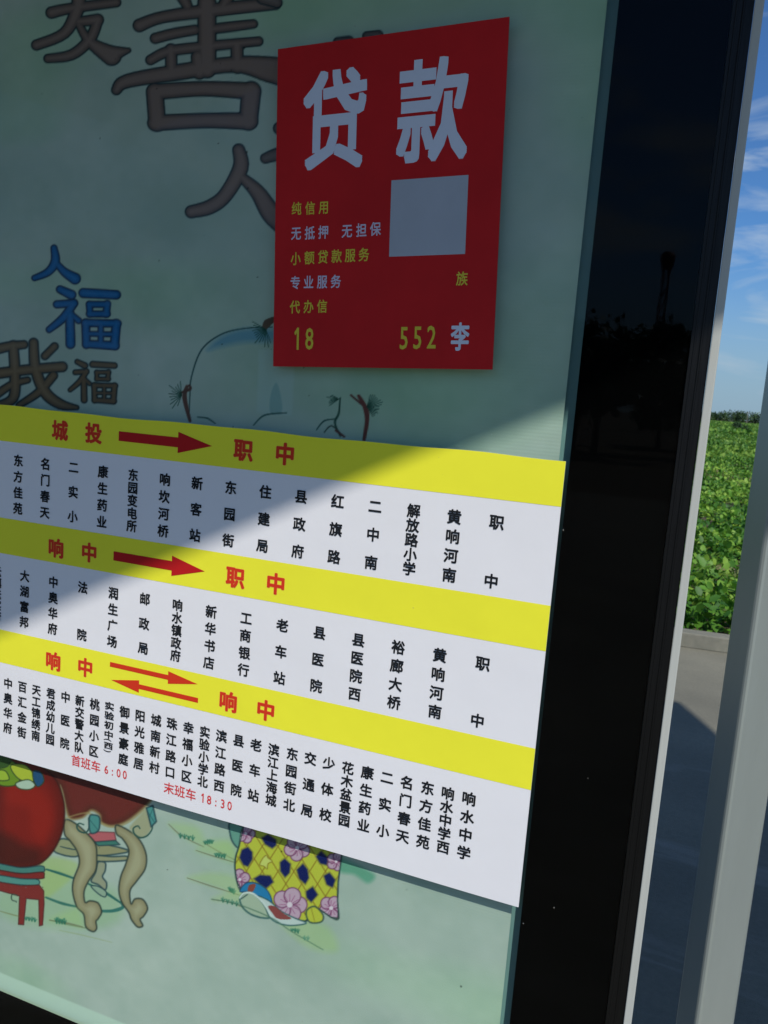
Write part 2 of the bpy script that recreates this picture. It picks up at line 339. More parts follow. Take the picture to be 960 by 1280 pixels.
# ------------------------------------------------------------------ trees
def make_tree(x, y, h, cw, nl, ls, label, group, trunk=True, lobes=9, name='tree', cat='tree'):
    t = empty(name, (x, y, 0)); tag(t, label, cat, group)
    if trunk:
        b = MB(); th = h*.42
        b.tube((0, 0, 0), (.05*h*.2, 0, th), .035*h, .02*h, 8); 
        for k in range(5):
            a = k*1.256+random.random(); b.tube((.01*h, 0, th*.8), (math.cos(a)*cw*.28, math.sin(a)*cw*.28, h*random.uniform(.55, .8)), .015*h, .005*h, 6)
        b.build('trunk', M_bark, t)
    cs = [(random.gauss(0, cw*.22), random.gauss(0, cw*.22), h*random.uniform(.42, .84), cw*random.uniform(.16, .30)) for _ in range(lobes)]
    P_ = []
    for k in range(nl):
        c = cs[k % lobes]; d = rng.normal(size=3); d /= np.linalg.norm(d); r = c[3]*rng.uniform(.55, 1.12)
        P_.append((c[0]+d[0]*r, c[1]+d[1]*r, max(.05*h, c[2]+d[2]*r*.8)))
    P_ = np.array(P_)
    V, Fc = leaves('c', P_[:, 0], P_[:, 1], P_[:, 2], rng.uniform(ls*.7, ls*1.3, nl), M_tree, tilt=1.2, simple=True)
    rawmesh('crown', V, Fc, M_tree, t)
    return t
# far treeline: one low mass beyond the field
def treeline():
    n = 30000; c = np.array([[a, random.uniform(325, 345), random.uniform(2.6, 5.4), random.uniform(3, 6.5)] for a in np.arange(-50, 100, 3.2)])
    i = rng.integers(0, len(c), n); d = rng.normal(size=(n, 3)); d /= np.linalg.norm(d, axis=1)[:, None]
    r = rng.uniform(.5, 1.08, n)
    X = c[i, 0]+d[:, 0]*r*c[i, 3]*.8; Y = c[i, 1]+d[:, 1]*r*3; Z = np.abs(c[i, 2]*(.5+.5*d[:, 2]*r))
    V, Fc = leaves('t', X, Y, Z, rng.uniform(.4, .9, n), M_tree, tilt=1.2, simple=True)
    o = rawmesh('treeline', V, Fc, M_tree); tag(o, 'low dark green line of trees along the horizon behind the field', 'trees', kind='stuff')
treeline()
make_tree(2.95, 86, 1.25, 1.5, 700, .16, 'round dark green bush standing alone in the far field', None, trunk=False, lobes=5, name='bush', cat='bush')
# utility pole at the far edge of the field
up = empty('utility_pole', (12.3, 312, 0)); tag(up, 'thin pale utility pole at the far edge of the green field', 'pole')
b = MB(); b.tube((0, 0, 0), (0, 0, 4.3), .10, .08, 8); b.build('pole', M_kerb, up)
b = MB(); b.box((-.45, -.05, 3.95), (.45, .05, 4.05)); b.build('crossarm', M_beam, up)
for dx in (-.4, 0, .4):
    b = MB(); b.tube((dx, 0, 4.05), (dx, 0, 4.2), .04, .03, 6); b.build('insulator', M_kerb, up)
# behind the photographer, seen mirrored in the glass: trees and a lattice tower
lab = ['bushy tree by the foot of the mast mirrored in the black glass', 'tree mirrored in the glass left of the big round tree', 'low spreading tree mirrored in the black border',
       'small tree mirrored near the right edge of the black border', 'tree mirrored behind the red poster', 'tall tree mirrored above the blue letters', 'tree mirrored at the left edge of the case', 'tree mirrored beside the mast on its right']
for k, (x, y, h, cw) in enumerate([(-3.3, -26, 3.6, 3.6), (-6.2, -27, 5.0, 4.6), (-4.6, -30, 4.6, 4.6), (-.7, -30, 5.0, 3.0), (-11.5, -30, 6.2, 6), (-18, -31, 7.4, 7), (-27, -33, 8.0, 8), (-1.9, -36, 3.4, 3.6)]):
    make_tree(x, y, h, cw, 1500, .34, lab[k], 'trees on the far side of the road')
tw = empty('lattice_tower', (-4.3, -66, 0)); tag(tw, 'tall red lattice mast with a round head mirrored in the black border', 'tower')
M_tower = mat('tower_red', (.30, .05, .04), .6)
tw_h = 13.2
for sx, sy2 in ((-1, -1), (-1, 1), (1, -1), (1, 1)):
    b = MB(); b.tube((sx*.34, sy2*.34, 0), (sx*.2, sy2*.2, tw_h), .07, .05, 6); b.build('leg', M_tower, tw)
b = MB()
for k in range(13):
    z0, z1 = k*1.0, k*1.0+1; w0 = .34-.14*z0/tw_h; w1 = .34-.14*z1/tw_h
    for q in (-1, 1):
        b.tube((-w0, q*w0, z0), (w1, q*w1, z1), .035, n=5); b.tube((w0, q*w0, z0), (-w1, q*w1, z1), .035, n=5)
        b.tube((q*w0, -w0, z0), (q*w1, w1, z1), .035, n=5); b.tube((q*w0, w0, z0), (q*w1, -w1, z1), .035, n=5)
b.build('bracing', M_tower, tw)
b = MB(); b.tube((0, 0, tw_h-1.0), (0, 0, tw_h), .40, .55, 12); b.tube((0, 0, tw_h), (0, 0, tw_h+.3), .55, .3, 12); b.build('platform', M_tower, tw)

# ------------------------------------------------------------------ shelter: roof and post
ZR = 2.55
sh_el = SUN/SUN[2]
def up_to_roof(p, zr=ZR): t = (zr-p[2]); return np.array([p[0]+sh_el[0]*t, p[1]+sh_el[1]*t])
A_ = up_to_roof(P(897, 411)); B_ = up_to_roof(P(86, 756))
e = (A_-B_)/np.linalg.norm(A_-B_); nrm = np.array([-e[1], e[0]])
Gp = up_to_roof(np.array([.13, 3.3, 0.0]))
u1 = (Gp-A_)@e; u0 = -3.4; dep = 1.62
ra = math.atan2(e[1], e[0])
roof = empty('shelter_roof', (A_[0], A_[1], ZR), ra); tag(roof, 'flat grey roof of the bus shelter over the notice case, its edge casting the diagonal shade', 'roof')
npan = 5; pw = (u1-u0)/npan
for k in range(npan):
    b = MB(); b.box((u0+k*pw+.0003, 0.03, .07), (u0+(k+1)*pw-.0003, dep-.03, .11)); b.build('roof_panel', M_roof, roof)
    if k: b = MB(); b.box((u0+k*pw-.02, .031, .1105), (u0+k*pw+.02, dep-.031, .128)); b.build('seam_batten', M_roof, roof)
b = MB(); b.box((u0-.02, 0, 0), (u1-.03, .028, .14)); b.build('fascia', M_beam, roof)
b = MB(); b.box((u0-.02, dep-.028, 0), (u1-.03, dep, .14)); b.build('fascia', M_beam, roof)
b = MB(); b.box((u1-.029, .0, 0), (u1, dep, .14)); b.build('fascia', M_beam, roof)
for k in range(4):
    xx = u0+.5+k*(u1-u0-1.0)/3
    b = MB(); b.box((xx-.04, .032, .004), (xx+.04, dep-.032, .069)); b.build('beam', M_beam, roof)

post_a = .066
PC = P(945, 640, .3)            # near vertical corner of the post sits here
def make_post(corner, label):
    t = empty('shelter_post', (corner[0], corner[1], 0), ra); tag(t, label, 'post', 'square steel posts of the shelter')
    b = MB(); b.box((0, 0, .012), (post_a, post_a, ZR+.069)); b.build('column', M_post, t, bevel=.007, seg=3)
    b = MB(); b.box((-.05, -.05, 0.004), (post_a+.05, post_a+.05, .012)); b.build('base_plate', M_beam, t, bevel=.002)
    for (bx, by) in ((-.03, -.03), (post_a+.03, -.03), (-.03, post_a+.03), (post_a+.03, post_a+.03)):
        b = MB(); b.tube((bx, by, .012), (bx, by, .024), .01, n=6); b.build('bolt', M_beam, t)
    return t
make_post((.0985, .30), 'square grey steel post standing right beside the notice case in front of the field')
q_ = np.array([.0985, .30])-e*2.6
make_post(q_, 'square grey steel post hidden behind the left half of the notice case')

# ------------------------------------------------------------------ notice case
Z_TOP, Z_BOT = 2.27, P(60, 1266)[2]-.10
BB = P(60, 1266)[2]-.006                # inner edge of the bottom black border
X_IN = P(706.7, 620)[0]            # inner edge of the right black border
X_GL = -.030                       # glass edge against the gasket
X_R = .0015
X_L = -2.05
GAP = .017
case = empty('notice_case', ((X_L+X_R)/2, 0, 0)); tag(case, 'black bordered glass notice case with a silver aluminium edge standing under the shelter', 'display case')
def part(mb, name, mats, parent, **k):
    o = mb.build(name, mats, None, **k)
    o.parent = parent
    q = parent; off = Vector((0, 0, 0))
    while q is not None: off += q.location; q = q.parent
    o.data.transform(Matrix.Translation(-off)); return o
b = MB()
gz0, gz1 = Z_BOT+.001, Z_TOP-.001
gl = X_L+.031
# glass slab: outer face reflects, the rest only tints
b.add([(gl, 0, gz0), (X_GL, 0, gz0), (X_GL, 0, gz1), (gl, 0, gz1)], [(0, 1, 2, 3)], 0)
b.add([(gl, .005, gz0), (X_GL, .005, gz0), (X_GL, .005, gz1), (gl, .005, gz1)], [(3, 2, 1, 0)], 1)
glass = part(b, 'glass_pane', [M_glass_out, M_glass_in], case)
def bar(a, c, name='border'):
    b = MB(); b.box(a, c); return part(b, name, M_black, case)
bar((X_IN, .0055, gz0), (X_GL-.0005, .009, gz1))
bar((gl+.0005, .0055, gz0), (gl+.12, .009, gz1))
bar((gl+.121, .0055, gz0), (X_IN-.0005, .009, BB))
bar((gl+.121, .0055, gz1-.12), (X_IN-.0005, .009, gz1))
# gasket with two ridges along each side
for xa, sgn in ((X_GL, 1), (gl, -1)):
    b = MB(); x0, x1 = sorted((xa, xa+sgn*.0218))
    b.box((x0+.0003, -.001, gz0), (x1-.0003, .03, gz1))
    b.tube((xa+sgn*.0045, -.0005, gz0), (xa+sgn*.0045, -.0005, gz1), .0013, n=8)
    b.tube((xa+sgn*.0115, -.001, gz0), (xa+sgn*.0115, -.001, gz1), .0014, n=8)
    part(b, 'gasket', M_rubber, case)
# aluminium frame
for (xa, xb) in ((X_GL+.0220, X_R), (X_L+.0, gl-.0220)):
    b = MB(); b.box((xa, -.005, Z_BOT-.03), (xb, .105, Z_TOP+.03)); part(b, 'frame_bar', M_alu, case, bevel=.0012)
for (za, zb) in ((Z_BOT-.03, Z_BOT-.002), (Z_TOP+.002, Z_TOP+.03)):
    b = MB(); b.box((gl-.0215, -.004, za), (X_GL+.0215, .104, zb)); part(b, 'frame_bar', M_alu, case, bevel=.0012)
b = MB(); b.box((X_L+.02, GAP+.012, gz0), (X_GL+.018, GAP+.018, gz1)); part(b, 'backing_board', M_back, case)
b = MB(); b.box((X_L+.02, GAP+.0185, gz0), (X_GL+.018, .103, gz1)); part(b, 'housing', M_case, case)
for xx in (X_L+.25, -.36):
    b = MB(); b.box((xx-.04, .02, .012), (xx+.04, .10, Z_BOT-.031)); part(b, 'leg', M_case, case, bevel=.004)
    b = MB(); b.box((xx-.09, -.02, .0045), (xx+.09, .14, .0118)); part(b, 'foot_plate', M_case, case)

# added unseen case off to the right, placed to shade the near paving
shade_case = empty('notice_case', (1.25, 0, 0)); tag(shade_case, 'added unseen notice case right of the grey post, shading the near paving', 'display case')  # added case and all its parts below, placed to shade the paving
b = MB(); b.box((.44, 0, .42), (2.06, .006, 2.22)); part(b, 'glass_pane', M_black, shade_case)
for q in ((.41, .4385), (2.0615, 2.09)):
    b = MB(); b.box((q[0], -.005, .38), (q[1], .105, 2.26)); part(b, 'frame_bar', M_alu, shade_case, bevel=.0012)
for q in ((.38, .418), (2.222, 2.26)):
    b = MB(); b.box((.439, -.004, q[0]), (2.061, .104, q[1])); part(b, 'frame_bar', M_alu, shade_case, bevel=.0012)
b = MB(); b.box((.44, .008, .42), (2.06, .10, 2.22)); part(b, 'housing', M_case, shade_case)
for xx in (.62, 1.88):
    b = MB(); b.box((xx-.04, .02, .005), (xx+.04, .10, .379)); part(b, 'leg', M_case, shade_case, bevel=.004)

# ------------------------------------------------------------------ lettering tools
_gl = {}
def glyph(ch):
    if ch == '1':       # plain one with a slanted flag and no foot
        return (np.array([(.22, 0), (.32, 0), (.32, .72), (.24, .72), (.08, .56), (.12, .49), (.22, .58)]), [(0, 1, 2, 6), (6, 2, 3), (6, 3, 4, 5)])
    if ch not in _gl:
        c = bpy.data.curves.new('glyph_tmp', 'FONT'); c.body = ch; c.resolution_u = 2
        o = bpy.data.objects.new('glyph_tmp', c); COL.objects.link(o); bpy.context.view_layer.update()
        dg = bpy.context.evaluated_depsgraph_get(); m_ = o.evaluated_get(dg).to_mesh()
        v = np.array([x.co[:2] for x in m_.vertices]); f = [tuple(p.vertices) for p in m_.polygons]
        bpy.data.objects.remove(o); bpy.data.curves.remove(c)
        _gl[ch] = (v, f)
    return _gl[ch]
_gm = {}
def glyph_mesh(ch, bold, mats, em, square=False):
    """unit-size character; extra weight comes from copies shifted round it, each a hair behind the last"""
    key = (ch, bold, square, tuple(m.name for m in mats), round(em, 3))
    if key in _gm: return _gm[key]
    v, f = glyph(ch); cjk = ord(ch) > 255
    mx_ = .5 if cjk else (v[:, 0].min()+v[:, 0].max())/2; mz_ = .38 if cjk else .36
    me = bpy.data.meshes.new('character'); V = []; Fc = []; MI = []
    lay = 0
    layers = [(0, b) for b in bold[:1]]+[(1, b) for b in bold[1:]]
    for mi, bo in layers:
        nd = 4 if bo < .02 else 8 if bo < .034 else 12
        offs = [(bo*math.cos(math.pi*(2*k+1)/nd), bo*math.sin(math.pi*(2*k+1)/nd)) for k in range(nd)] if bo else [(0, 0)]
        if square: offs = [(i*bo, j*bo) for i in (-1, -.33, .33, 1) for j in (-1, -.33, .33, 1)]
        for ox, oz in offs:
            n0 = len(V); yy = -lay*8e-6/em; lay += 1
            V += [(x-mx_+ox, yy, z-mz_+oz) for x, z in v]; Fc += [tuple(n0+i for i in q) for q in f]; MI += [mi]*len(f)
    me.from_pydata(V, [], Fc)
    for m in mats: me.materials.append(m)
    me.polygons.foreach_set('material_index', MI); me.update(); _gm[key] = me; return me
def put(parent, name, ch, cx, cz, em, y, bold=(0,), mats=None, rot=0.0, wide=1.0, tall=1.0, square=False):
    me = glyph_mesh(ch, bold, mats, em, square)
    o = bpy.data.objects.new(name, me); COL.objects.link(o); o.parent = parent
    o.location = Vector((cx, y, cz))-parent.location; o.rotation_euler = (0, -rot, 0); o.scale = (em*wide, em, em*tall); return o

# ------------------------------------------------------------------ route sheet (stuck on the glass)
SX1 = P(679, 853)[0]-.0008; SX0 = X_L+.35
ZS = {k: 1.5+1.02*v for k, v in {'st': -.0642, 'b1': -.1196, 'b2': -.2422, 'b2b': -.3001, 'b3': -.4271, 'b3b': -.4826, 'sb': -.6435}.items()}
sheet = empty('route_sheet', ((SX0+SX1)/2, -.001, ZS['sb'])); tag(sheet, 'long white bus route sheet with three yellow bands stuck across the glass', 'route map')
def wavy_sheet():
    mb = MB(); nx = 60
    xs = np.linspace(SX0, SX1, nx+1)
    top = ZS['st']+.0009*np.sin(xs*17)+.0006*np.sin(xs*41)
    bot = ZS['sb']+.0007*np.sin(xs*13+1)
    for i in range(nx):
        a, c = xs[i], xs[i+1]
        mb.add([(a, -.0014, bot[i]), (c, -.0014, bot[i+1]), (c, -.0014, top[i+1]), (a, -.0014, top[i]),
                (a, -.0004, bot[i]), (c, -.0004, bot[i+1]), (c, -.0004, top[i+1]), (a, -.0004, top[i])],
               [(0, 1, 2, 3), (7, 6, 5, 4), (3, 2, 6, 7), (4, 5, 1, 0)]+([(1, 5, 6, 2)] if i == nx-1 else [])+([(4, 0, 3, 7)] if i == 0 else []))
    return mb, xs, top
mb, xs_, top_ = wavy_sheet(); part(mb, 'paper', M_paper, sheet)
mb = MB()
for i in range(60): mb.add([(xs_[i], -.0017, ZS['b1']), (xs_[i+1], -.0017, ZS['b1']), (xs_[i+1], -.0017, top_[i+1]), (xs_[i], -.0017, top_[i])], [(0, 1, 2, 3)])
part(mb, 'yellow_band', M_yellow, sheet)
for a, c in (('b2b', 'b2'), ('b3b', 'b3')):
    mb = MB(); mb.flat([(SX0, ZS[a]), (SX1, ZS[a]), (SX1, ZS[c]), (SX0, ZS[c])], -.0017); part(mb, 'yellow_band', M_yellow, sheet)
def zof(x, y): return P(x, y)[2]
rows = [
 [('东方佳苑', 24.4, 576, 23, 635.7), ('名门春天', 58, 580, 57, 640.6), ('二实小', 93, 584, 92, 645.5), ('康生药业', 130, 590, 128, 652.6), ('东园变电所', 168, 593.7, 165, 657.5),
  ('响坎河桥', 207.4, 599.4, 204.4, 663.8), ('新客站', 247.5, 604, 244.5, 668.7), ('东园街', 289.9, 609.5, 285.7, 675), ('住建局', 333, 614.7, 328.5, 681.8), ('县政府', 377.6, 620.4, 372.5, 688.8),
  ('红旗路', 423.5, 626.7, 417.6, 695.6), ('二中南', 469.8, 633, 464.3, 702.7), ('解放路小学', 518, 638, 512, 710.6), ('黄响河南', 568.8, 646, 561.7, 718.5), ('职中', 621.9, 652.8, 614, 726)],
 [('云镇法实府', -2, 713.5, -3, 769), ('大湖富邦', 32, 719.8, 31.2, 777), ('中奥华府', 68, 728, 66.6, 785.5), ('法院', 104.8, 734.4, 103, 793), ('润生广场', 143, 741.4, 141, 801.4), ('邮政局', 182.6, 748.4, 179.5, 809.6),
  ('响水镇政府', 223.5, 756, 219.7, 819), ('新华书店', 265.5, 764.5, 261.4, 828), ('工商银行', 309, 772.4, 304.9, 836.9), ('老车站', 353.9, 781.6, 349.9, 846.9), ('县医院', 400.6, 790.7, 395.4, 856.8),
  ('县医院西', 448.9, 799.4, 443.7, 866.7), ('裕廊大桥', 498.7, 808.5, 492.8, 877.4), ('黄响河南', 550.6, 818.4, 543.9, 888.9), ('职中', 604, 829, 597.3, 900.3)],
 [('大湖富邦', -5.5, 850, -7, 904.5), ('中奥华府', 11.9, 854.7, 10, 909.4), ('百汇金街', 29.7, 858.8, 27.8, 915.6), ('天工锦绣南', 47, 862.5, 45.3, 919.4), ('君成幼儿园', 65, 866.6, 63.4, 924), ('中医院', 83, 871, 81.9, 928.8),
  ('新交警大队', 101, 875.6, 99.4, 933.8), ('桃园小区', 119.7, 880, 117.8, 938.4), ('实验初中(西)', 138, 884.4, 136, 942), ('御景豪庭', 157.2, 890, 154.7, 948.4), ('阳光雅居', 176.3, 894.4, 174, 954),
  ('城南新村', 196.3, 900, 193.8, 958.4), ('珠江路口', 216, 904, 213.4, 964.4), ('幸福小区', 236.6, 909.4, 233.8, 969.7), ('实验小学北', 257.4, 914.5, 253.8, 976.3), ('滨江路西', 277.8, 919.5, 274.6, 981.6),
  ('县医院', 299.4, 925.2, 295.7, 987), ('老车站', 321.4, 931, 317, 993.5), ('滨江上海城', 343.8, 937, 338.8, 999.3), ('东园街北', 366.3, 942, 362.2, 1005.4), ('交通局', 388.8, 947.5, 384.5, 1012.5),
  ('少体校', 412.5, 953.8, 407, 1017.5), ('花木盆景园', 436, 959.5, 430.5, 1024.5), ('康生药业', 460, 965, 455, 1030.8), ('二实小', 485, 971.3, 478.8, 1037.5), ('名门春天', 509.5, 977.5, 503.8, 1044.3),
  ('东方佳苑', 535, 984.3, 529.3, 1051.3), ('响水中学西', 560.5, 990.8, 554.3, 1057.5), ('响水中学', 587, 997.5, 580, 1064.5)]]
for r, row in enumerate(rows):
    zt = np.median([zof(a[1], a[2]) for a in row]); zb = np.median([zof(a[3], a[4]) for a in row])
    for (txt, x0, y0, x1, y1) in row:
        xa = .5*(P(x0, y0)[0]+P(x1, y1)[0])
        ta = .35*zt+.65*zof(x0, y0); tb = .35*zb+.65*zof(x1, y1)
        n = len(txt); em = .0196 if n < 5 else .0188; K = (sheet, 'station_character')
        kw = dict(bold=(.032,), mats=[M_ink])
        if '(' in txt:
            z = ta+.003; step = (ta-tb)/4.9
            for ch in '实验初中': put(*K, ch, xa, z, em*1.0, -.0021, tall=.74, **kw); z -= step
            zc = z-.0025                      # upright brackets of a vertical line lie above and below the character
            put(*K, '西', xa, zc, em*.98, -.0021, tall=.66, **kw)
            put(*K, '(', xa, zc+.0095, em*.8, -.0021, rot=-math.pi/2, wide=.7, **kw)
            put(*K, ')', xa, zc-.0095, em*.8, -.0021, rot=-math.pi/2, wide=.7, **kw)
        else:
            for k, ch in enumerate(txt): put(*K, ch, xa, ta+(tb-ta)*k/(n-1), em, -.0021, **kw)
def bandword(chars, em=.0315):
    for ch, px, py_ in chars:
        p = P(px, py_); put(sheet, 'terminus_character', ch, p[0], p[2], em, -.0020, bold=(.050, .032), mats=[M_rededge, M_redink])
bandword([('城', 76, 538), ('投', 118, 541.5), ('职', 305, 562.5), ('中', 357, 567.5)])
bandword([('响', 71, 685), ('中', 112.5, 690.5), ('职', 295, 721.5), ('中', 345.5, 729.5)])
bandword([('响', 67.5, 826), ('中', 107.6, 834), ('响', 286, 876.5), ('中', 333, 887.5)])
def arrow(tail, tip, hw, th, hl, m=M_darkred):
    a = P(*tail); c = P(*tip); s = 1 if c[0] > a[0] else -1; z = (a[2]+c[2])/2
    mb = MB(); xh = c[0]-s*hl
    pts = [(a[0], z-th), (xh, z-th), (xh, z-hw), (c[0], z), (xh, z+hw), (xh, z+th), (a[0], z+th)]
    mb.flat(pts if s > 0 else pts[::-1], -.0021)
    part(mb, 'arrow', m, sheet)
arrow((149.5, 546), (266, 556.5), .0155, .0072, .058)
arrow((143, 695), (257, 713.5), .0155, .0072, .058)
arrow((138.5, 830.5), (248, 854), .0100, .0038, .053, M_redink)
arrow((248.5, 874.5), (140, 850), .0100, .0038, .053, M_redink)
for txt, x0, y0, x1, y1 in (('首班车 6:00', 96, 950, 164, 970), ('末班车 18:30', 212, 986.5, 299, 1007.5)):
    a, c = P(x0, y0), P(x1, y1); z = (a[2]+c[2])/2; em = .0200; x = a[0]
    for ch in txt:
        if ch == ' ': x += em*.05; continue
        if ord(ch) > 255: put(sheet, 'timetable_character', ch, x, z, em, -.0021, bold=(.012,), mats=[M_thinred]); x += em*1.0
        else: put(sheet, 'timetable_character', ch, x, z, em, -.0021, mats=[M_thinred], bold=(.012,), wide=.85); x += em*.60
# ------------------------------------------------------------------ red loan poster (stuck on the glass)
LP = [P(343, 458), P(617, 462), P(635, 22), P(348, 62)]
LP = [np.array([p[0], p[2]]) for p in LP]
ctr = sum(LP)/4; lrot = math.atan2(*((LP[1]-LP[0])[::-1]))
lw = np.linalg.norm(LP[1]-LP[0]); lh = np.linalg.norm(LP[3]-LP[0])
loan = empty('loan_poster', (ctr[0], -.0010, ctr[1]-lh/2)); tag(loan, 'red poster with big white characters stuck slightly tilted on the upper glass', 'poster')
er = np.array([math.cos(lrot), math.sin(lrot)]); eu = np.array([-er[1], er[0]])
mb = MB(); q = [ctr-er*lw/2-eu*lh/2, ctr+er*lw/2-eu*lh/2, ctr+er*lw/2+eu*lh/2, ctr-er*lw/2+eu*lh/2]
mb.add([(p[0], y, p[1]) for y in (-.0016, -.0004) for p in q], [(0, 1, 2, 3), (7, 6, 5, 4), (0, 4, 5, 1), (1, 5, 6, 2), (2, 6, 7, 3), (3, 7, 4, 0)])
part(mb, 'poster_sheet', M_poster, loan)
for ch, px, py_ in (('贷', 419, 150), ('款', 541, 138)):
    p = P(px, py_); put(loan, 'headline_character', ch, p[0], p[2], .096, -.0019, bold=(.023,), mats=[M_poster_white], rot=lrot, wide=.98, tall=1.32, square=True)
def line(chars, m, em, bold=.02, wide=.86, tall=1.0):
    for ch, px, py_ in chars:
        p = P(px, py_); put(loan, 'printed_character', ch, p[0], p[2], em, -.0019, bold=(bold,), mats=[m], rot=lrot, wide=wide, tall=tall)
line([('纯', 371.5, 261), ('信', 388.5, 260.5), ('用', 405.5, 259.5)], M_poster_yel, .0175)
line([('无', 371, 292), ('抵', 388, 291.5), ('押', 405, 290.5), ('无', 434.5, 289), ('担', 452.5, 288), ('保', 470, 286.5)], M_poster_pale, .0180)
line([('小', 370.5, 323.5), ('额', 387.5, 322.5), ('贷', 404.5, 321.5), ('款', 421.5, 320.5), ('服', 438.5, 319.5), ('务', 455.5, 318.5)], M_poster_yel, .0180)
line([('专', 370, 353.5), ('业', 386.5, 353), ('服', 403.5, 352.5), ('务', 420.5, 352)], M_poster_pale, .0180)
line([('族', 578, 348.5)], M_poster_yel, .0180)
line([('代', 369.5, 384), ('办', 386.5, 383.5), ('信', 403.5, 383)], M_poster_yel, .0180)
line([('1', 371.5, 423.5), ('8', 387.5, 423)], M_poster_yel, .040, bold=.014, wide=.66)
line([('5', 505.5, 422), ('5', 522.5, 421.5), ('2', 540, 421)], M_poster_yel, .040, bold=.014, wide=.66)
line([('李', 575.5, 421)], M_poster_white, .0300, bold=.03, wide=.82, tall=1.2)
qa, qb = P(490, 226), P(594, 325)
mb = MB(); wq = .101; hq = .094
c0 = np.array([qa[0], qa[2]])
mb.add([(p[0], -.0019, p[1]) for p in (c0-eu*hq, c0-eu*hq+er*wq, c0+er*wq, c0)], [(0, 1, 2, 3)])
part(mb, 'pale_panel', M_poster_patch, loan)

# ------------------------------------------------------------------ printed mural inside the case
MX1 = P(703.5, 530, GAP)[0]; mz0, mz1 = P(60, 1266, GAP)[2]-.07, 2.14
dx = .0015
gx = np.concatenate([np.linspace(X_L+.16, P(-15, 640, GAP)[0], 20, endpoint=False), np.arange(P(-15, 640, GAP)[0], MX1, dx), [MX1]])
ztop = P(500, -25, GAP)[2]
gz = np.concatenate([np.arange(mz0, ztop+.06, dx), np.linspace(ztop+.062, mz1, 6)])
GX, GZ = np.meshgrid(gx, gz)
PT = np.stack([GX, np.full_like(GX, GAP), GZ], -1)-CAM
dz = PT@FW; IX = 480+F*(PT@RI)/dz; IY = 640-F*(PT@UP)/dz       # where each point of the print falls in the measured drawing
H_, W_ = GX.shape
ART = np.empty((H_, W_, 3)); 
base = np.array([182, 192, 177.])
def vnoise(sx, sz, seed):
    r = np.random.default_rng(seed); nx, nz = int((gx[-1]-gx[0])/sx)+3, int((gz[-1]-gz[0])/sz)+3
    g_ = r.random((nz, nx)); u = (GX-gx[0])/sx; v = (GZ-gz[0])/sz
    i = np.floor(u).astype(int); j = np.floor(v).astype(int); fu = u-i; fv = v-j; fu = fu*fu*(3-2*fu); fv = fv*fv*(3-2*fv)
    return (g_[j, i]*(1-fu)+g_[j, i+1]*fu)*(1-fv)+(g_[j+1, i]*(1-fu)+g_[j+1, i+1]*fu)*fv
nA = vnoise(.16, .11, 1); nB = vnoise(.05, .04, 2); nC = vnoise(.015, .012, 3)
N = .5*nA+.33*nB+.17*nC
ART[:] = base
ART += ((N-.5)*36)[..., None]*np.array([1.0, .75, .8])
wash = np.clip((vnoise(.22, .12, 8)-.55)*2.2, 0, 1)[..., None]
ART += wash*np.array([-14, 4, -16.])
def blend(mask, col, a=1.0):
    m = (np.clip(mask, 0, 1)*a)[..., None]; ART[SL] = ART[SL]*(1-m)+np.array(col, float)*m
SL = (slice(None), slice(None))
def window(pts, pad):
    global SL
    pts = np.array(pts, float); x0, y0 = pts.min(0)-pad; x1, y1 = pts.max(0)+pad
    ok = (IX > x0) & (IX < x1) & (IY > y0) & (IY < y1); r = np.where(ok.any(1))[0]; c = np.where(ok.any(0))[0]
    if len(r) == 0: return False
    SL = (slice(r[0], r[-1]+1), slice(c[0], c[-1]+1)); return True
def dpoly(pts, rad):
    """signed distance to a stroke of varying radius"""
    d = None; X, Y = IX[SL], IY[SL]
    for i in range(len(pts)-1):
        (x0, y0), (x1, y1) = pts[i], pts[i+1]; r0, r1 = rad[i], rad[i+1]
        ex, ey = x1-x0, y1-y0; L = ex*ex+ey*ey+1e-9
        t = np.clip(((X-x0)*ex+(Y-y0)*ey)/L, 0, 1)
        q = np.hypot(X-x0-t*ex, Y-y0-t*ey)-(r0+(r1-r0)*t); d = q if d is None else np.minimum(d, q)
    return d
def dfill(pts):
    X, Y = IX[SL], IY[SL]; pts = [tuple(p) for p in pts]; ins = np.zeros(X.shape, bool); d = np.full(X.shape, 1e9)
    for (x0, y0), (x1, y1) in zip(pts, pts[1:]+pts[:1]):
        ex, ey = x1-x0, y1-y0; t = np.clip(((X-x0)*ex+(Y-y0)*ey)/(ex*ex+ey*ey+1e-9), 0, 1)
        d = np.minimum(d, np.hypot(X-x0-t*ex, Y-y0-t*ey))
        with np.errstate(divide='ignore', invalid='ignore'):
            ins ^= ((y0 > Y) != (y1 > Y)) & (X < (x1-x0)*(Y-y0)/(y1-y0+1e-12)+x0)
    return np.where(ins, -d, d)
def smooth(pts, n=6, closed=False):
    pts = [np.array(p, float) for p in pts]; o = []
    m_ = len(pts); rng_ = range(m_ if closed else m_-1)
    for i in rng_:
        p1, p2 = pts[i], pts[(i+1) % m_]
        p0 = pts[i-1] if (i > 0 or closed) else p1; p3 = pts[(i+2) % m_] if (i+2 < m_ or closed) else p2
        for k in range(n):
            t = k/n; o.append(.5*((2*p1)+(-p0+p2)*t+(2*p0-5*p1+4*p2-p3)*t*t+(-p0+3*p1-3*p2+p3)*t**3))
    if not closed: o.append(pts[-1])
    return o
OUTL = (38, 66, 74)
def Z(ox, oy, s, pts): return [(ox+p[0]/s, oy+p[1]/s) for p in pts]
